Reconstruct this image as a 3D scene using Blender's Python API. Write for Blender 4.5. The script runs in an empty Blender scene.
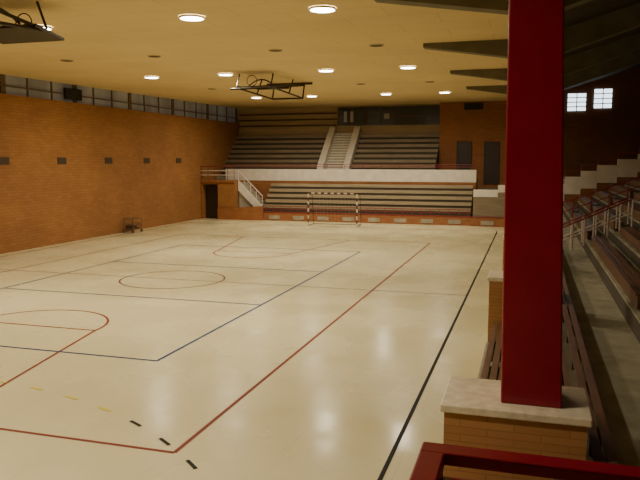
import bpy, math, random
from mathutils import Vector
random.seed(3)
S = bpy.context.scene
H = 4.15

# ------------------------------------------------------------------ materials
def new_mat(name, col, rough=0.6, spec=0.5, metal=0.0):
    m = bpy.data.materials.new(name); m.use_nodes = True
    b = m.node_tree.nodes['Principled BSDF']
    b.inputs['Base Color'].default_value = (*col, 1)
    b.inputs['Roughness'].default_value = rough
    b.inputs['Specular IOR Level'].default_value = spec
    b.inputs['Metallic'].default_value = metal
    return m

def noisy(name, c1, c2, scale=3.0, rough=0.6, spec=0.5, stretch=(1,1,1), bump=0.0, detail=5, em=0):
    m = new_mat(name, c1, rough, spec); nt = m.node_tree; N = nt.nodes; L = nt.links
    b = N['Principled BSDF']
    g = N.new('ShaderNodeNewGeometry'); mp = N.new('ShaderNodeMapping')
    mp.inputs['Scale'].default_value = stretch
    n = N.new('ShaderNodeTexNoise'); n.inputs['Scale'].default_value = scale; n.inputs['Detail'].default_value = detail
    r = N.new('ShaderNodeValToRGB')
    r.color_ramp.elements[0].position = 0.32; r.color_ramp.elements[1].position = 0.68
    r.color_ramp.elements[0].color = (*c1, 1); r.color_ramp.elements[1].color = (*c2, 1)
    L.new(g.outputs['Position'], mp.inputs[0]); L.new(mp.outputs[0], n.inputs['Vector'])
    L.new(n.outputs['Fac'], r.inputs[0]); L.new(r.outputs[0], b.inputs['Base Color'])
    if em:
        L.new(r.outputs[0], b.inputs['Emission Color']); b.inputs['Emission Strength'].default_value = em
    if bump:
        bp = N.new('ShaderNodeBump'); bp.inputs['Strength'].default_value = bump
        L.new(n.outputs['Fac'], bp.inputs['Height']); L.new(bp.outputs[0], b.inputs['Normal'])
    return m

def brick(name, c1, c2, mortar, bw=0.5, bh=0.16, ms=0.012, rough=0.75, patch=0.25):
    m = new_mat(name, c1, rough, 0.3); nt = m.node_tree; N = nt.nodes; L = nt.links
    b = N['Principled BSDF']
    g = N.new('ShaderNodeNewGeometry'); sp = N.new('ShaderNodeSeparateXYZ')
    ad = N.new('ShaderNodeMath'); ad.operation = 'ADD'; cb = N.new('ShaderNodeCombineXYZ')
    L.new(g.outputs['Position'], sp.inputs[0]); L.new(sp.outputs[0], ad.inputs[0]); L.new(sp.outputs[1], ad.inputs[1])
    L.new(ad.outputs[0], cb.inputs[0]); L.new(sp.outputs[2], cb.inputs[1])
    t = N.new('ShaderNodeTexBrick'); t.inputs['Scale'].default_value = 1.0
    t.inputs['Brick Width'].default_value = bw; t.inputs['Row Height'].default_value = bh
    t.inputs['Mortar Size'].default_value = ms; t.inputs['Mortar Smooth'].default_value = 0.3
    t.inputs['Color1'].default_value = (*c1, 1); t.inputs['Color2'].default_value = (*c2, 1)
    t.inputs['Mortar'].default_value = (*mortar, 1)
    L.new(cb.outputs[0], t.inputs['Vector'])
    n = N.new('ShaderNodeTexNoise'); n.inputs['Scale'].default_value = 0.5; n.inputs['Detail'].default_value = 5
    L.new(g.outputs['Position'], n.inputs['Vector'])
    r = N.new('ShaderNodeMapRange'); r.inputs[1].default_value = 0.3; r.inputs[2].default_value = 0.7
    r.inputs[3].default_value = 1 - patch; r.inputs[4].default_value = 1 + patch
    L.new(n.outputs['Fac'], r.inputs[0])
    mx = N.new('ShaderNodeVectorMath'); mx.operation = 'SCALE'
    L.new(t.outputs['Color'], mx.inputs[0]); L.new(r.outputs[0], mx.inputs['Scale'])
    L.new(mx.outputs[0], b.inputs['Base Color'])
    bp = N.new('ShaderNodeBump'); bp.inputs['Strength'].default_value = 0.2; bp.inputs['Distance'].default_value = 0.01
    bp.invert = True
    L.new(t.outputs['Fac'], bp.inputs['Height']); L.new(bp.outputs[0], b.inputs['Normal'])
    return m

def emis(name, col, s):
    m = new_mat(name, col, 0.4); b = m.node_tree.nodes['Principled BSDF']
    b.inputs['Emission Color'].default_value = (*col, 1); b.inputs['Emission Strength'].default_value = s
    return m

M_brick = brick('brick_ochre', (.32,.145,.048), (.275,.12,.038), (.225,.098,.034), 0.42, 0.14, patch=.12)
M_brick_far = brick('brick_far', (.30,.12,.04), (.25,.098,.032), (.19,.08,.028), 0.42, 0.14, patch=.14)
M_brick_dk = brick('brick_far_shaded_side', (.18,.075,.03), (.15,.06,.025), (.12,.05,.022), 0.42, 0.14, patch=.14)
M_brick_ped = brick('brick_pedestal', (.48,.24,.095), (.43,.205,.075), (.35,.17,.065), 0.5, 0.075, 0.006, patch=.10)
M_white = noisy('painted_white_wall', (.62,.57,.48), (.74,.68,.59), 2.0, .6)
M_conc = noisy('stand_concrete', (.23,.215,.145), (.34,.32,.225), 2.5, .7)
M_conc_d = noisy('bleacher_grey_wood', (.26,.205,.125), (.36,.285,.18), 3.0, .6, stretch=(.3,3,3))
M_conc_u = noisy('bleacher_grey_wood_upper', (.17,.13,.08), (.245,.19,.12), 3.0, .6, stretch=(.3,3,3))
M_brown_dk = new_mat('riser_dark', (.06,.045,.027), .8)  # dark brown for tier risers, bench legs, door frames and vent slats
M_wood = noisy('bench_wood', (.10,.050,.028), (.17,.082,.042), 4.0, .4, stretch=(6,.5,6))
M_panel = noisy('barrier_wood', (.24,.09,.03), (.34,.13,.045), 2.0, .5, stretch=(1,1,4))
M_red = noisy('red_paint', (.225,.002,.016), (.26,.003,.020), 3.0, .28, .5)
M_redrail = new_mat('red_rail_paint', (.22,.018,.02), .45)
M_marble = noisy('marble_cap', (.62,.54,.40), (.86,.76,.58), 9.0, .3, bump=.02)
M_dark = new_mat('dark_opening', (.012,.010,.008), .8)
M_door = new_mat('door_dark_brown', (.028,.014,.008), .5)
M_metal = new_mat('dark_steel', (.035,.025,.015), .5, .5, .4)
M_beam = noisy('beam_grey', (.13,.118,.08), (.17,.152,.105), 2, .8)
M_roof = noisy('roof_dark', (.04,.03,.022), (.06,.045,.032), 1.5, .85)
M_rail_w = new_mat('white_rail_paint', (.62,.54,.49), .4)
M_tan = noisy('tan_cladding', (.31,.225,.12), (.40,.295,.165), 2, .7, stretch=(.2,1,5))
M_glassd = new_mat('booth_glass', (.03,.034,.04), .2)
M_winL = noisy('clerestory_glass', (.20,.20,.19), (.34,.34,.33), .7, .3, stretch=(1,1.4,.2), em=.06)
M_winE = new_mat('booth_notice', (.35,.36,.36), .6)
M_day = emis('daylight_glass', (.75,.88,1.0), 3.0)
M_lampE = emis('lamp_lens', (1.0,.97,.85), 22.0)
M_lampR = new_mat('lamp_rim', (.50,.40,.22), .5)
M_frame = new_mat('window_frame_brown', (.13,.085,.05), .6)
M_vent = new_mat('vent_dark', (.07,.038,.018), .7)
M_plate = noisy('barrier_vent_plate', (.28,.24,.18), (.40,.35,.27), 3, .6)
M_net = new_mat('net_cord', (.40,.38,.32), .8)
M_tread = noisy('stair_tread', (.32,.29,.22), (.42,.38,.30), 3, .7)

def floor_mat():
    m = new_mat('court_floor', (.7,.6,.35), .22, .5); nt = m.node_tree; N = nt.nodes; L = nt.links
    b = N['Principled BSDF']
    g = N.new('ShaderNodeNewGeometry')
    n = N.new('ShaderNodeTexNoise'); n.inputs['Scale'].default_value = .3; n.inputs['Detail'].default_value = 7
    r = N.new('ShaderNodeValToRGB')
    r.color_ramp.elements[0].position = .3; r.color_ramp.elements[1].position = .7
    r.color_ramp.elements[0].color = (.58,.515,.30,1); r.color_ramp.elements[1].color = (.655,.58,.35,1)
    t = N.new('ShaderNodeTexBrick'); t.offset = 0.0
    t.inputs['Scale'].default_value = 1; t.inputs['Brick Width'].default_value = 1.6; t.inputs['Row Height'].default_value = 12
    t.inputs['Mortar Size'].default_value = .008
    t.inputs['Color1'].default_value = (1,1,1,1); t.inputs['Color2'].default_value = (.985,.985,.985,1); t.inputs['Mortar'].default_value = (.9,.89,.86,1)
    mx = N.new('ShaderNodeMix'); mx.data_type = 'RGBA'; mx.blend_type = 'MULTIPLY'; mx.inputs[0].default_value = 1
    L.new(g.outputs['Position'], n.inputs['Vector']); L.new(g.outputs['Position'], t.inputs['Vector'])
    L.new(n.outputs['Fac'], r.inputs[0]); L.new(r.outputs[0], mx.inputs[6]); L.new(t.outputs['Color'], mx.inputs[7])
    L.new(mx.outputs[2], b.inputs['Base Color'])
    n2 = N.new('ShaderNodeTexNoise'); n2.inputs['Scale'].default_value = .45; n2.inputs['Detail'].default_value = 4
    L.new(g.outputs['Position'], n2.inputs['Vector'])
    r2 = N.new('ShaderNodeMapRange'); r2.inputs[1].default_value = .38; r2.inputs[2].default_value = .62
    r2.inputs[3].default_value = .17; r2.inputs[4].default_value = .34
    L.new(n2.outputs['Fac'], r2.inputs[0]); L.new(r2.outputs[0], b.inputs['Roughness'])
    b.inputs['Specular IOR Level'].default_value = .09
    bp = N.new('ShaderNodeBump'); bp.inputs['Strength'].default_value = .06; bp.inputs['Distance'].default_value = .02
    n3 = N.new('ShaderNodeTexNoise'); n3.inputs['Scale'].default_value = 4; n3.inputs['Detail'].default_value = 2
    L.new(g.outputs['Position'], n3.inputs['Vector']); L.new(n3.outputs['Fac'], bp.inputs['Height']); L.new(bp.outputs[0], b.inputs['Normal'])
    return m
M_floor = floor_mat()

def ceil_mat():
    m = new_mat('ceiling_panels', (.7,.5,.2), .8, .2); nt = m.node_tree; N = nt.nodes; L = nt.links
    b = N['Principled BSDF']; g = N.new('ShaderNodeNewGeometry')
    t = N.new('ShaderNodeTexBrick'); t.offset = 0.5
    t.inputs['Scale'].default_value = 1; t.inputs['Brick Width'].default_value = 2.4; t.inputs['Row Height'].default_value = 1.2
    t.inputs['Mortar Size'].default_value = .02
    t.inputs['Color1'].default_value = (.70,.55,.30,1); t.inputs['Color2'].default_value = (.67,.525,.285,1); t.inputs['Mortar'].default_value = (.60,.46,.24,1)
    n = N.new('ShaderNodeTexNoise'); n.inputs['Scale'].default_value = .25; n.inputs['Detail'].default_value = 3
    r = N.new('ShaderNodeMapRange'); r.inputs[3].default_value = .85; r.inputs[4].default_value = 1.15
    v = N.new('ShaderNodeVectorMath'); v.operation = 'SCALE'
    L.new(g.outputs['Position'], t.inputs['Vector']); L.new(g.outputs['Position'], n.inputs['Vector'])
    L.new(n.outputs['Fac'], r.inputs[0]); L.new(t.outputs['Color'], v.inputs[0]); L.new(r.outputs[0], v.inputs['Scale'])
    L.new(v.outputs[0], b.inputs['Base Color'])
    return m
M_ceil = ceil_mat()

# ------------------------------------------------------------------ mesh builder
class MB:
    def __init__(s): s.v=[]; s.f=[]; s.mi=[]; s.mats=[]
    def m(s, mat):
        if mat not in s.mats: s.mats.append(mat)
        return s.mats.index(mat)
    def hexa(s, p, mat):
        i=len(s.v); s.v += [tuple(q) for q in p]; k=s.m(mat)
        for f in ((0,3,2,1),(4,5,6,7),(0,1,5,4),(1,2,6,5),(2,3,7,6),(3,0,4,7)):
            s.f.append(tuple(i+a for a in f)); s.mi.append(k)
        return s
    def box(s, x0,x1,y0,y1,z0,z1, mat):
        return s.hexa([(x0,y0,z0),(x1,y0,z0),(x1,y1,z0),(x0,y1,z0),(x0,y0,z1),(x1,y0,z1),(x1,y1,z1),(x0,y1,z1)], mat)
    def poly(s, pts, mat):
        i=len(s.v); s.v += [tuple(q) for q in pts]; s.f.append(tuple(range(i,i+len(pts)))); s.mi.append(s.m(mat)); return s
    def tube(s, a, b, r, mat, n=8):
        a=Vector(a); b=Vector(b); d=(b-a).normalized()
        u = d.orthogonal().normalized(); w = d.cross(u); i=len(s.v); k=s.m(mat)
        for c in (a,b):
            for j in range(n):
                t=2*math.pi*j/n; s.v.append(tuple(c+u*math.cos(t)*r+w*math.sin(t)*r))
        for j in range(n):
            s.f.append((i+j,i+(j+1)%n,i+n+(j+1)%n,i+n+j)); s.mi.append(k)
        s.f.append(tuple(i+j for j in reversed(range(n)))); s.mi.append(k)
        s.f.append(tuple(i+n+j for j in range(n))); s.mi.append(k)
        return s
    def path(s, pts, r, mat, n=6):
        for a,b in zip(pts,pts[1:]): s.tube(a,b,r,mat,n)
        return s
    def build(s, name, parent=None, bevel=0):
        me=bpy.data.meshes.new(name); me.from_pydata(s.v,[],s.f)
        for m in s.mats: me.materials.append(m)
        for p,k in zip(me.polygons,s.mi): p.material_index=k
        me.update(); o=bpy.data.objects.new(name,me); S.collection.objects.link(o)
        if parent: o.parent=parent
        if bevel:
            b=o.modifiers.new('bevel','BEVEL'); b.width=bevel; b.segments=2; b.limit_method='ANGLE'
        return o
def empty(name):
    o=bpy.data.objects.new(name,None); S.collection.objects.link(o); return o
def cz(y): return 7.91+.012*(y-25)

XL=-22.4; XR=9.2; YN=-5; YF=51.5; YB=50.0
XLi=XL+.01; XRi=XR-.01

# ------------------------------------------------------------------ shell
MB().box(XL-.3,XR+.3,YN-.3,YF+.5,-.2,0,M_floor).build('floor')
w=MB(); w.box(XL-.3,XL,YN-.3,YF,0,7.0,M_brick)
w.build('wall_left')
win=MB(); win.box(XL-.22,XL-.16,YN,YF,7.0,8.4,M_winL)
yy=YN; q=0
while yy<YF-.2:
    win.box(XL-.25,XL-.10,yy,yy+(.30 if q%3==0 else .07),7.0,cz(yy)+.02,M_frame); yy+=1.7; q+=1
win.box(XL-.3,XL+.03,YN,YF,6.97,7.06,M_brick)
win.box(XL-.2,XL-.05,YN,YF,7.42,7.47,M_frame)
win.build('window_1')
MB().box(XL-.1,XL+.04,29.9,31.2,7.2,7.75,M_dark).build('window_2')
w=MB()
w.box(XL-.3,-6.3,YF,YF+.3,0,8.6,M_tan)
w.build('wall_far')
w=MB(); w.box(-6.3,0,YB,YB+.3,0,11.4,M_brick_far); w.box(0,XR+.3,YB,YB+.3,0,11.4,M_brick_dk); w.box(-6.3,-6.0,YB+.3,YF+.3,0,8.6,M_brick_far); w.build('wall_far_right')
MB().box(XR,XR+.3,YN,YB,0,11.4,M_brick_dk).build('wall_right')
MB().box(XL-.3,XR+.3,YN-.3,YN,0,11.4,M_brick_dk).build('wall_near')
def slab(x0,x1,y0,y1,f,th,mat):
    b=MB()
    b.hexa([(x0,y0,f(x0,y0)),(x1,y0,f(x1,y0)),(x1,y1,f(x1,y1)),(x0,y1,f(x0,y1)),
            (x0,y0,f(x0,y0)+th),(x1,y0,f(x1,y0)+th),(x1,y1,f(x1,y1)+th),(x0,y1,f(x0,y1)+th)],mat); return b
slab(XL-.3,0,YN-.3,YF+.3,lambda x,y:cz(y),.15,M_ceil).build('ceiling')
slab(0,XR+.3,YN-.3,YB+.3,lambda x,y:cz(y)+.30*x,.15,M_roof).build('ceiling_side')

# ------------------------------------------------------------------ roof beams (tapered)
for yb in (7.8,15.5,23.0,30.8,38.5):
    z=cz(yb)-.005; hw=.22; b=MB()
    prof=[(-3.45,z),(-3.45,z-.12),(-.3,z-.60),(.4,z-.6),(XRi,z+.3*XR-.5),(XRi,z+.3*XR),(0,z)]
    fr=[(x,yb-hw,zz) for x,zz in prof]; bk=[(x,yb+hw,zz) for x,zz in prof]
    b.poly(fr,M_beam); b.poly(bk[::-1],M_beam)
    for i in range(len(prof)):
        j=(i+1)%len(prof); b.poly([fr[i],bk[i],bk[j],fr[j]],M_beam)
    b.build('roof_beam')

# ------------------------------------------------------------------ columns on pedestals
peds=[6.54,14.2,21.7,29.5,37.2]
for yf in peds:
    e=empty('red_support_column')
    MB().box(-.73,.58,yf+.03,yf+.90,0,1.71,M_brick_ped).build('pedestal_brick',e)
    MB().box(-.77,.62,yf,yf+.94,1.71,1.79,M_marble).build('pedestal_cap',e,bevel=.012)
    c=MB(); y0=yf+.21; y1=yf+.72; zt=cz(yf)-.62 if yf>7 else cz(yf)
    r=lambda z:.361-.125*(z-1.79)/3.86
    l=lambda z:-.206-.039*(z-1.79)/3.86
    rt=max(r(zt),.16)
    c.hexa([(-.206,y0,1.79),(.361,y0,1.79),(.361,y1,1.79),(-.206,y1,1.79),(l(zt),y0,zt),(rt,y0,zt),(rt,y1,zt),(l(zt),y1,zt)],M_red)
    c.build('column_shaft',e,bevel=.015)

# ------------------------------------------------------------------ right side stand
st=empty('side_bleachers')
YE=44.3
b=MB()
segs=[(2.5,peds[0])]+[(p+.95,q) for p,q in zip(peds,peds[1:]+[YE])]
for a,c in segs:
    b.box(-.75,.25,a,c,0,.45,M_conc)
    b.box(.25,.64,a,c,0,.95,M_conc)
b.box(.64,1.9,2.3,YE,0,1.0,M_conc)
for i in range(8):
    x0=1.9+.85*i; x1=XRi if i==7 else x0+.85
    b.box(x0,x1,2.3,YE,0,1.38+.33*i,M_conc)
    b.box(x0-.012,x0-.001,2.3,YE,1.0+.33*i+.02,1.33+.33*i,M_brown_dk)
b.build('concrete_tiers',st)
b=MB()
def bench(b,x0,x1,ya,yb_,z,n=3):
    w=(x1-x0)/n
    for i in range(n): b.box(x0+i*w,x0+(i+1)*w-.03,ya,yb_,z-.05,z,M_wood)
    y=ya+.3
    while y<yb_:
        b.box(x0+.04,x1-.08,y,y+.08,z-.42,z-.05,M_brown_dk); y+=1.6
for a,c in segs:
    bench(b,-.62,-.10,a+.08,c-.08,.90,4)
    bench(b,.28,.60,a+.08,c-.08,1.38,3)
bench(b,.66,.90,2.5,44.1,1.36,2)
for i in range(7):
    x0=1.9+.85*i
    for ya,yc in ((2.5,12.5),(13.6,23.6),(25.4,34.0),(35.2,44.1)):
        z=1.38+.33*i+.34
        for q in range(3): b.box(x0+.02+.13*q,x0+.12+.13*q,ya,yc,z-.05,z,M_wood)
        b.box(x0+.05,x0+.09,ya,yc,z-.30,z-.05,M_wood)
b.build('wooden_benches',st)
b=MB()
prof=[(-3.4,-1.9,2.3),(-1.9,-.75,2.6),(-.75,1.0,2.35),(1.0,2.0,2.7),(2.0,2.9,3.15),(2.9,3.8,3.5),(3.8,4.9,3.85),(4.9,6.0,4.2),(6.0,7.2,4.5),(7.2,XRi,4.8)]
for x0,x1,z in prof:
    t=.45 if x0<-1 else 1.05
    b.box(x0,x1,YE,YE+.25,z-t,z,M_white)
    b.box(x0,x1,YE+.02,YE+.23,0,z-t,M_brick_far if x0>-1 else M_conc_u)
for x0,x1,z in prof[3:]:
    b.tube((x0,YE+.12,z+.35),(x1,YE+.12,z+.35),.03,M_redrail); b.tube((x0+.05,YE+.12,z),(x0+.05,YE+.12,z+.35),.03,M_redrail)
b.build('stepped_parapet')
b=MB(); b.box(-3.35,XRi,YE+.3,YB-.01,0,2.2,M_conc); b.box(2.0,XRi,YE+.3,YB-.01,2.2,3.0,M_conc); b.build('corner_landing')

def stair_rail(name,y,x0,z0,x1,z1,mat,n=7,h=.9,r=.028,top=None):
    b=MB()
    b.tube((x0,y,z0+h),(x1,y,z1+h),r,top or mat); b.tube((x0,y,z0+h*.5),(x1,y,z1+h*.5),r*.8,mat)
    for i in range(n):
        t=i/(n-1); x=x0+(x1-x0)*t; z=z0+(z1-z0)*t
        b.tube((x,y,z),(x,y,z+h),r,mat)
    return b.build(name,st)
stair_rail('handrail_a',25.2,1.05,1.0,3.2,2.0,M_rail_w,7,top=M_redrail)
stair_rail('handrail_b',24.3,1.05,1.0,3.2,2.0,M_rail_w,7,top=M_redrail)
stair_rail('handrail_c',34.9,1.2,1.1,7.5,3.5,M_redrail,9)
stair_rail('handrail_d',13.2,3.2,1.9,7.5,3.6,M_redrail,6)

b=MB(); b.box(-.45,3.0,-4.6,2.0,0,2.5,M_conc); b.build('viewing_platform')
b=MB()
Zr=3.365
b.box(-.265,2.6,1.80,1.87,Zr-.035,Zr,M_red); b.box(-.265,-.195,-3.0,1.87,Zr-.036,Zr-.001,M_red)
b.box(-.255,2.6,1.81,1.86,Zr-.15,Zr-.09,M_red); b.box(-.255,-.205,-3.0,1.86,Zr-.151,Zr-.091,M_red)
b.box(-.255,2.6,1.81,1.86,Zr-.75,Zr-.71,M_red); b.box(-.255,-.205,-3.0,1.86,Zr-.751,Zr-.711,M_red)
for x in (-.23,.7,1.6,2.55): b.box(x-.025,x+.025,1.812,1.858,2.5,Zr-.03,M_red)
for y in (-2.9,-1.3,.3): b.box(-.253,-.207,y-.025,y+.025,2.5,Zr-.03,M_red)
b.build('red_railing',bevel=.006)

# ------------------------------------------------------------------ far stands
YQ=44.5
def tiers(name,x0,x1,y0,z0,dy,dz,n,yend,mat):
    e=MB()
    for i in range(n):
        ya=y0+dy*i; z=z0+dz*i; yb_=yend if i==n-1 else ya+dy
        e.box(x0,x1,ya,yb_,0,z,M_brown_dk)
        e.box(x0,x1,ya-.02,ya+dy*.62,z+.02,z+.09,mat)
        e.box(x0,x1,ya-.045,ya-.021,z-.12,z+.09,mat)
    return e.build(name)
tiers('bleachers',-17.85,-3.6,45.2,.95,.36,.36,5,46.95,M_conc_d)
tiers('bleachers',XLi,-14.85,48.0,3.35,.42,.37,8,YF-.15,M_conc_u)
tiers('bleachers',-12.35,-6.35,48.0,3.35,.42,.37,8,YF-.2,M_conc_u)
MB().box(XLi,-3.4,47.26,47.90,0,2.95,M_conc).build('upper_walkway')
b=MB(); b.box(-21.6,-3.45,47.05,47.24,2.67,3.5,M_white); b.box(-21.6,-3.45,47.05,47.24,0,2.67,M_brick_far)
b.build('upper_parapet')
b=MB()
for z in (3.68,3.84): b.tube((-21.6,47.15,z),(-3.45,47.15,z),.018,M_redrail)
x=-21.6
while x<-3.4: b.tube((x,47.15,3.5),(x,47.15,3.84),.018,M_redrail); x+=1.3
b.build('upper_rail')
b=MB(); YS=YF-.2
for i in range(16):
    ya=47.95+.21*i; b.box(-14.35,-12.85,ya,min(ya+.21,YS),0,3.15+.2*i,M_tread)
    b.box(-14.35,-12.85,ya-.02,ya-.001,3.08+.2*i,3.15+.2*i,M_white)
for xa in (-14.8,-12.85):
    b.hexa([(xa,47.95,0),(xa+.45,47.95,0),(xa+.45,YS,0),(xa,YS,0),(xa,47.95,3.7),(xa+.45,47.95,3.7),(xa+.45,YS,6.7),(xa,YS,6.7)],M_white)
b.build('upper_stair')
b=MB(); b.box(-14.2,-6.35,YF-.1,YF-.01,6.75,8.1,M_glassd)
x=-14.2
while x<-6.4: b.box(x,x+.08,YF-.14,YF-.1,6.75,8.1,M_vent); x+=1.1
b.box(-14.2,-6.35,YF-.145,YF-.141,7.35,7.42,M_vent)
b.box(-13.7,-13.45,YF-.18,YF-.145,7.0,7.8,M_winE); b.box(-13.2,-12.95,YF-.18,YF-.145,7.0,7.8,M_winE)
b.box(-10.6,-10.2,YF-.18,YF-.145,7.2,7.6,M_winE)
b.build('window_3')
b=MB()
for z in (6.75,7.2,7.65): b.box(XLi,-14.3,YF-.12,YF-.01,z,z+.09,M_vent)
b.build('trim_1')
for i,(x0,x1,z0,z1) in enumerate([(-5.0,-4.1,3.4,5.4),(-3.1,-2.2,2.45,5.35)]):
    b=MB(); b.box(x0,x1,YB-.06,YB-.005,z0,z1,M_door)
    b.box(x0-.07,x0,YB-.1,YB-.005,z0,z1+.07,M_brown_dk); b.box(x1,x1+.07,YB-.1,YB-.005,z0,z1+.07,M_brown_dk); b.box(x0,x1,YB-.1,YB-.005,z1,z1+.07,M_brown_dk)
    b.build('door_%d'%(i+2))
MB().box(-4.6,-3.3,YB-.12,YB-.005,7.65,8.1,M_dark).build('wall_grille')
for i,(x0,x1,z0,z1) in enumerate([(2.2,3.4,7.4,8.6),(3.85,5.0,7.55,8.85)]):
    b=MB(); b.box(x0,x1,YB-.05,YB-.005,z0,z1,M_day)
    for q in range(5):
        z=z0+(z1-z0)*q/4; b.box(x0,x1,YB-.08,YB-.05,z-.03,z+.03,M_vent)
    for x in (x0,(x0+x1)/2,x1): b.box(x-.03,x+.03,YB-.085,YB-.051,z0,z1,M_vent)
    b.build('window_%d'%(i+4))

b=MB()
b.box(XLi,-22.25,YQ,47.0,0,2.68,M_brick_far); b.box(-21.05,-19.75,YQ,47.0,0,2.68,M_brick)
b.box(-22.25,-21.05,YQ,47.0,2.45,2.68,M_brick); b.box(-22.25,-21.05,46.0,46.2,0,2.45,M_dark)
b.box(XLi,-19.75,YQ-.08,YQ-.001,2.6,2.74,M_panel)
b.build('entrance_block')
MB().box(-22.2,-21.1,YQ+.5,YQ+.58,0,2.42,M_door).build('door_1')
b=MB()
for z in (3.1,3.4,3.7): b.tube((XL+.05,YQ+.05,z),(-19.75,YQ+.05,z),.028,M_redrail if z==3.7 else M_rail_w)
x=XL+.1
while x<-19.7: b.tube((x,YQ+.05,2.7),(x,YQ+.05,3.7),.018,M_vent); x+=.5
b.build('balcony_rail')
b=MB()
for i in range(9):
    x=-19.7+.2*i; b.box(x,x+.2,45.15,46.5,0,2.68-.22*(i+1)+.1,M_tread)
b.hexa([(-19.7,45.0,2.0),(-17.9,45.0,.3),(-17.9,45.1,.3),(-19.7,45.1,2.0),(-19.7,45.0,2.75),(-17.9,45.0,.95),(-17.9,45.1,.95),(-19.7,45.1,2.75)],M_white)
b.tube((-19.7,45.05,3.4),(-17.9,45.05,1.65),.035,M_rail_w)
for i in range(5):
    t=i/4; b.tube((-19.7+1.8*t,45.05,2.7-1.8*t),(-19.7+1.8*t,45.05,3.4-1.75*t),.022,M_rail_w)
b.build('side_stair')
b=MB()
b.hexa([(-21.0,YQ-.2,0),(-17.6,YQ-.2,0),(-17.6,YQ-.06,0),(-21.0,YQ-.06,0),(-21.0,YQ-.2,.75),(-17.6,YQ-.2,1.0),(-17.6,YQ-.06,1.0),(-21.0,YQ-.06,.75)],M_panel)
b.box(-17.59,-3.5,YQ,YQ+.12,0,.55,M_panel); b.box(-3.5,-.8,YQ-.26,YQ-.21,0,.55,M_panel)
b.box(-17.59,-3.5,YQ-.02,YQ+.14,.551,.61,M_redrail); b.box(-3.5,-.8,YQ-.28,YQ-.205,.551,.61,M_redrail)
x=-17.2
while x<-3.6: b.box(x,min(x+.8,-3.55),YQ-.03,YQ-.001,.10,.36,M_plate); x+=1.75
b.box(-2.9,-2.1,YQ-.29,YQ-.261,.10,.36,M_plate)
for z in (.8,1.0): b.tube((-17.6,YQ+.06,z),(-3.5,YQ+.06,z),.022,M_redrail)
x=-17.5
while x<-3.5: b.tube((x,YQ+.06,.6),(x,YQ+.06,1.0),.018,M_redrail); x+=.6
b.build('court_end_barrier')

for y in (21.4,25.4,29.4,33.4,37.4,41.4):
    b=MB(); b.box(XL+.002,XL+.03,y-.33,y+.33,3.95,4.28,M_vent)
    for q in range(4): b.box(XL+.031,XL+.05,y-.33,y+.33,3.97+.08*q,4.01+.08*q,M_brown_dk)
    b.build('wall_vent')

# ------------------------------------------------------------------ court markings
M_lr=new_mat('line_red',(.20,.04,.03),.6,.1); M_lb=new_mat('line_blue',(.012,.045,.16),.6,.1)
M_lk=new_mat('line_black',(.012,.012,.012),.6,.1); M_ly=new_mat('line_yellow',(.66,.52,.06),.6,.1)
M_lbr=new_mat('line_brown',(.13,.06,.04),.6,.1); M_ly2=new_mat('line_faded_yellow',(.52,.43,.18),.6,.1)
mk=MB()
zc=[.003]
def line(x0,y0,x1,y1,w,mat):
    d=Vector((x1-x0,y1-y0)).normalized(); n=Vector((-d.y,d.x))*w/2; z=zc[0]
    mk.poly([(x0-n.x,y0-n.y,z),(x1-n.x,y1-n.y,z),(x1+n.x,y1+n.y,z),(x0+n.x,y0+n.y,z)],mat)
def arc(cx,cy,r,a0,a1,w,mats,n=48,dash=None):
    z=zc[0]
    for i in range(n):
        if dash and i%dash[0]>=dash[1]: continue
        mm = mats if not isinstance(mats,tuple) else mats[(i//dash[0])%len(mats)]
        a=math.radians(a0+(a1-a0)*i/n); c=math.radians(a0+(a1-a0)*(i+1)/n)
        p=lambda rr,t:(cx+rr*math.cos(t),cy+rr*math.sin(t),z)
        mk.poly([p(r-w/2,a),p(r+w/2,a),p(r+w/2,c),p(r-w/2,c)],mm)
W=.065; CX=-11.72; CY=21.35; CC=-11.88
line(-1.75,1.35,-1.75,41.4,W,M_lk); line(-21.75,1.35,-21.75,41.4,W,M_lk)
line(-21.75,1.35,-1.75,1.35,W,M_lk); line(-21.75,41.4,-1.75,41.4,W,M_lk)
zc[0]=.0045
for x in (-4.73,-18.72): line(x,8.42,x,34.6,W,M_lr)
line(-18.72,8.42,-4.73,8.42,W,M_lr); line(-18.72,34.6,-4.73,34.6,W,M_lr)
line(-21.75,CY,-1.75,CY,W*.6,M_lbr)
arc(CC,CY,1.8,0,360,W,M_lbr,64)
for s,yb in ((1,8.42),(-1,34.6)):
    yf=yb+s*5.8
    line(CC-1.8,yf,CC+1.8,yf,W,M_lr)
    line(CC-1.8,yf,CC-3,yb,W,M_lr); line(CC+1.8,yf,CC+3,yb,W,M_lr)
    arc(CC,yf,1.8,0 if s>0 else 180,180 if s>0 else 360,W,M_lr,40)
zc[0]=.006
for x in (-7.3,-16.3): line(x,12.37,x,30.3,W,M_lb)
for y in (12.37,18.2,24.4,30.3): line(-16.3,y,-7.3,y,W,M_lb)
zc[0]=.0075
for s,yb in ((1,1.35),(-1,41.4)):
    for px,a0,a1 in ((CX+1.5,0,90),(CX-1.5,90,180)):
        if s<0: a0,a1=-a0,-a1
        arc(px,yb,6,a0,a1,W,M_ly2,24)
        arc(px,yb,9,a0,a1,.06,((M_ly2,)*8+(M_lk,)*3+(M_ly,)*4) if s>0 and a0==0 else M_ly2,180,dash=(12,4) )
    line(CX-1.5,yb+s*6,CX+1.5,yb+s*6,W,M_ly2)
mk.build('court_markings')

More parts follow.
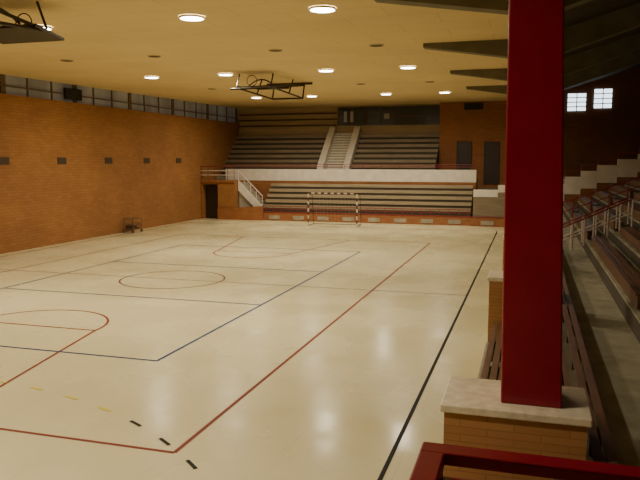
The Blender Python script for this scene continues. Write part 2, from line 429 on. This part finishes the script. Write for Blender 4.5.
# ------------------------------------------------------------------ handball goal
b=MB(); gy=41.5; gx=CX-.08; gw=1.58; gh=2.04
M_gr=new_mat('goal_band_red',(.12,.03,.03),.4); M_gw=new_mat('goal_band_white',(.72,.68,.58),.4)
n=9
for sx in (-gw,gw):
    for i in range(n):
        b.box(gx+sx-.04,gx+sx+.04,gy-.04,gy+.04,gh*i/n,gh*(i+1)/n,M_gw if i%2==0 else M_gr)
n=15
for i in range(n):
    a=-gw+2*gw*i/n; c=-gw+2*gw*(i+1)/n
    b.box(gx+a,gx+c,gy-.04,gy+.04,gh,gh+.08,M_gw if i%2 else M_gr)
for sx in (-gw,gw):
    b.path([(gx+sx,gy,gh),(gx+sx,gy+.8,gh-.1),(gx+sx,gy+1.1,.05),(gx+sx,gy,.05)],.018,M_metal)
b.tube((gx-gw,gy+1.1,.05),(gx+gw,gy+1.1,.05),.018,M_metal)
for i in range(14):
    x=gx-gw+2*gw*i/13
    b.path([(x,gy,gh),(x,gy+.8,gh-.1),(x,gy+1.1,.05)],.004,M_net,3)
for i in range(9):
    z=.2+.2*i; yq=gy+1.1-.3*z/1.95
    b.path([(gx-gw,gy,z),(gx-gw,yq,z),(gx+gw,yq,z),(gx+gw,gy,z)],.004,M_net,3)
b.build('handball_goal')

# ------------------------------------------------------------------ folded basketball hoops
def hoop(s,yh,yb_):
    e=empty('basketball_hoop'); zc_=cz(yh)-.07; zb=cz(yb_)-.78
    x0,x1=CX-.9,CX+.9
    b=MB()
    b.hexa([(x0,yb_-s*.5,zb+.16),(x1,yb_-s*.5,zb+.16),(x1,yb_+s*.5,zb),(x0,yb_+s*.5,zb),
            (x0,yb_-s*.5,zb+.22),(x1,yb_-s*.5,zb+.22),(x1,yb_+s*.5,zb+.06),(x0,yb_+s*.5,zb+.06)],M_metal)
    b.build('backboard',e)
    b=MB()
    cy=yb_+s*.2
    pts=[(CX+.23*math.cos(t*math.pi/8),cy,zb+.40+.23*math.sin(t*math.pi/8)) for t in range(17)]
    b.path(pts,.015,M_metal); b.tube((CX,cy,zb+.08),(CX,cy,zb+.18),.05,M_metal)
    b.build('rim',e)
    b=MB()
    for x in (CX-.8,CX+.8):
        b.tube((x,yh,zc_-.05),(x,yb_,zb+.14),.045,M_metal)
        b.tube((x,yh+s*.3,zc_-.75),(x,yb_,zb+.14),.04,M_metal)
        b.tube((x,yh+s*.3,zc_-.75),(x,yh,zc_),.04,M_metal)
        b.tube((x,(yh+yb_)/2,zc_-.7),(x,(yh+yb_)/2-s*.6,cz(yh)-.07),.035,M_metal)
        b.tube((x,yb_,zb+.2),(x,yb_-s*.3,cz(yb_)-.03),.03,M_metal)
    b.tube((CX-1.2,yh,zc_-.01),(CX+1.2,yh,zc_-.01),.06,M_metal)
    b.tube((CX-.8,yh+s*.3,zc_-.75),(CX+.8,yh+s*.3,zc_-.75),.045,M_metal)
    m=(yh+yb_)/2
    b.tube((CX-.8,m,zc_-.45),(CX+.8,m,zc_-.45),.045,M_metal)
    b.tube((CX-.8,yh,zc_-.1),(CX+.8,m,zc_-.45),.03,M_metal); b.tube((CX+.8,yh,zc_-.1),(CX-.8,m,zc_-.45),.03,M_metal)
    b.tube((CX-.8,m,zc_-.45),(CX+.8,yb_,zb+.18),.03,M_metal); b.tube((CX+.8,m,zc_-.45),(CX-.8,yb_,zb+.18),.03,M_metal)
    arcp=[(CX-.8+1.6*t/10,yb_-s*.9,zb+.15+.42*math.sin(math.pi*t/10)) for t in range(11)]
    b.path(arcp,.03,M_metal)
    b.build('folding_frame',e)
hoop(1,9.6,14.0)
hoop(-1,33.3,28.6)

b=MB(); tx0,tx1,ty0,ty1=-22.2,-21.6,34.4,35.3
for x in (tx0,tx1):
    for y in (ty0,ty1):
        b.tube((x,y,.1),(x,y,.8),.02,M_frame)
        b.tube((x,y-.03,.081),(x,y+.03,.081),.08,M_frame,12)
for z in (.22,.5,.8):
    b.path([(tx0,ty0,z),(tx1,ty0,z),(tx1,ty1,z),(tx0,ty1,z),(tx0,ty0,z)],.018,M_frame)
for i in range(6):
    y=ty0+(ty1-ty0)*i/5; b.tube((tx1,y,.22),(tx1,y,.5),.012,M_metal); b.tube((tx0,y,.22),(tx1,y,.22),.012,M_metal)
b.box(tx0+.05,tx1-.05,ty0+.1,ty0+.5,.24,.42,M_vent)
b.build('equipment_trolley')

# ------------------------------------------------------------------ ceiling lamps
def disc(b,x,y,z,r,mat,n=20):
    p=[(x+r*math.cos(2*math.pi*i/n),y+r*math.sin(2*math.pi*i/n),z) for i in range(n)]
    b.poly(p[::-1],mat)
for yl in (4.0,16.5,28.7,41.4):
    for xl in (-4.95,-8.45,-13.1,-16.8):
        z=cz(yl)-.01
        e=empty('ceiling_lamp')
        b=MB(); n=20
        for ra,rb,za,zb_ in ((.33,.315,-.0,-.05),(.315,.29,-.05,-.045)):
            for i in range(n):
                a=2*math.pi*i/n; c=2*math.pi*(i+1)/n
                b.poly([(xl+ra*math.cos(a),yl+ra*math.sin(a),z+za),(xl+ra*math.cos(c),yl+ra*math.sin(c),z+za),
                        (xl+rb*math.cos(c),yl+rb*math.sin(c),z+zb_),(xl+rb*math.cos(a),yl+rb*math.sin(a),z+zb_)],M_lampR)
        b.build('lamp_rim',e)
        b=MB(); disc(b,xl,yl,z-.048,.30,M_lampE); b.build('lamp_lens',e)
        ld=bpy.data.lights.new('lamp_light','AREA'); ld.shape='DISK'; ld.size=.55; ld.energy=245; ld.color=(1,.885,.655)
        ld.spread=math.radians(168)
        lo=bpy.data.objects.new('lamp_light',ld); lo.location=(xl,yl,z-.09); S.collection.objects.link(lo); lo.parent=e
b=MB()
for yl in (10.2,22.6,35.0):
    for xl in (-4.95,-8.45,-13.1,-16.8):
        z=cz(yl)-.008
        disc(b,xl,yl,z-.03,.22,M_vent)
        for i in range(16):
            a=2*math.pi*i/16; c=2*math.pi*(i+1)/16
            b.poly([(xl+.22*math.cos(a),yl+.22*math.sin(a),z-.03),(xl+.22*math.cos(c),yl+.22*math.sin(c),z-.03),(xl+.26*math.cos(c),yl+.26*math.sin(c),z),(xl+.26*math.cos(a),yl+.26*math.sin(a),z)],M_lampR)
b.build('ceiling_vents')

wd=bpy.data.worlds.new('World'); S.world=wd; wd.use_nodes=True
wd.node_tree.nodes['Background'].inputs[0].default_value=(.6,.7,.85,1); wd.node_tree.nodes['Background'].inputs[1].default_value=.6

cam=bpy.data.cameras.new('camera'); cam.sensor_width=36; cam.lens=690/640*36; cam.clip_start=.05; cam.clip_end=200
co=bpy.data.objects.new('camera',cam); S.collection.objects.link(co)
co.location=(0,0,H); co.rotation_euler=(math.radians(90-6.61),0,math.radians(16.9))
S.camera=co
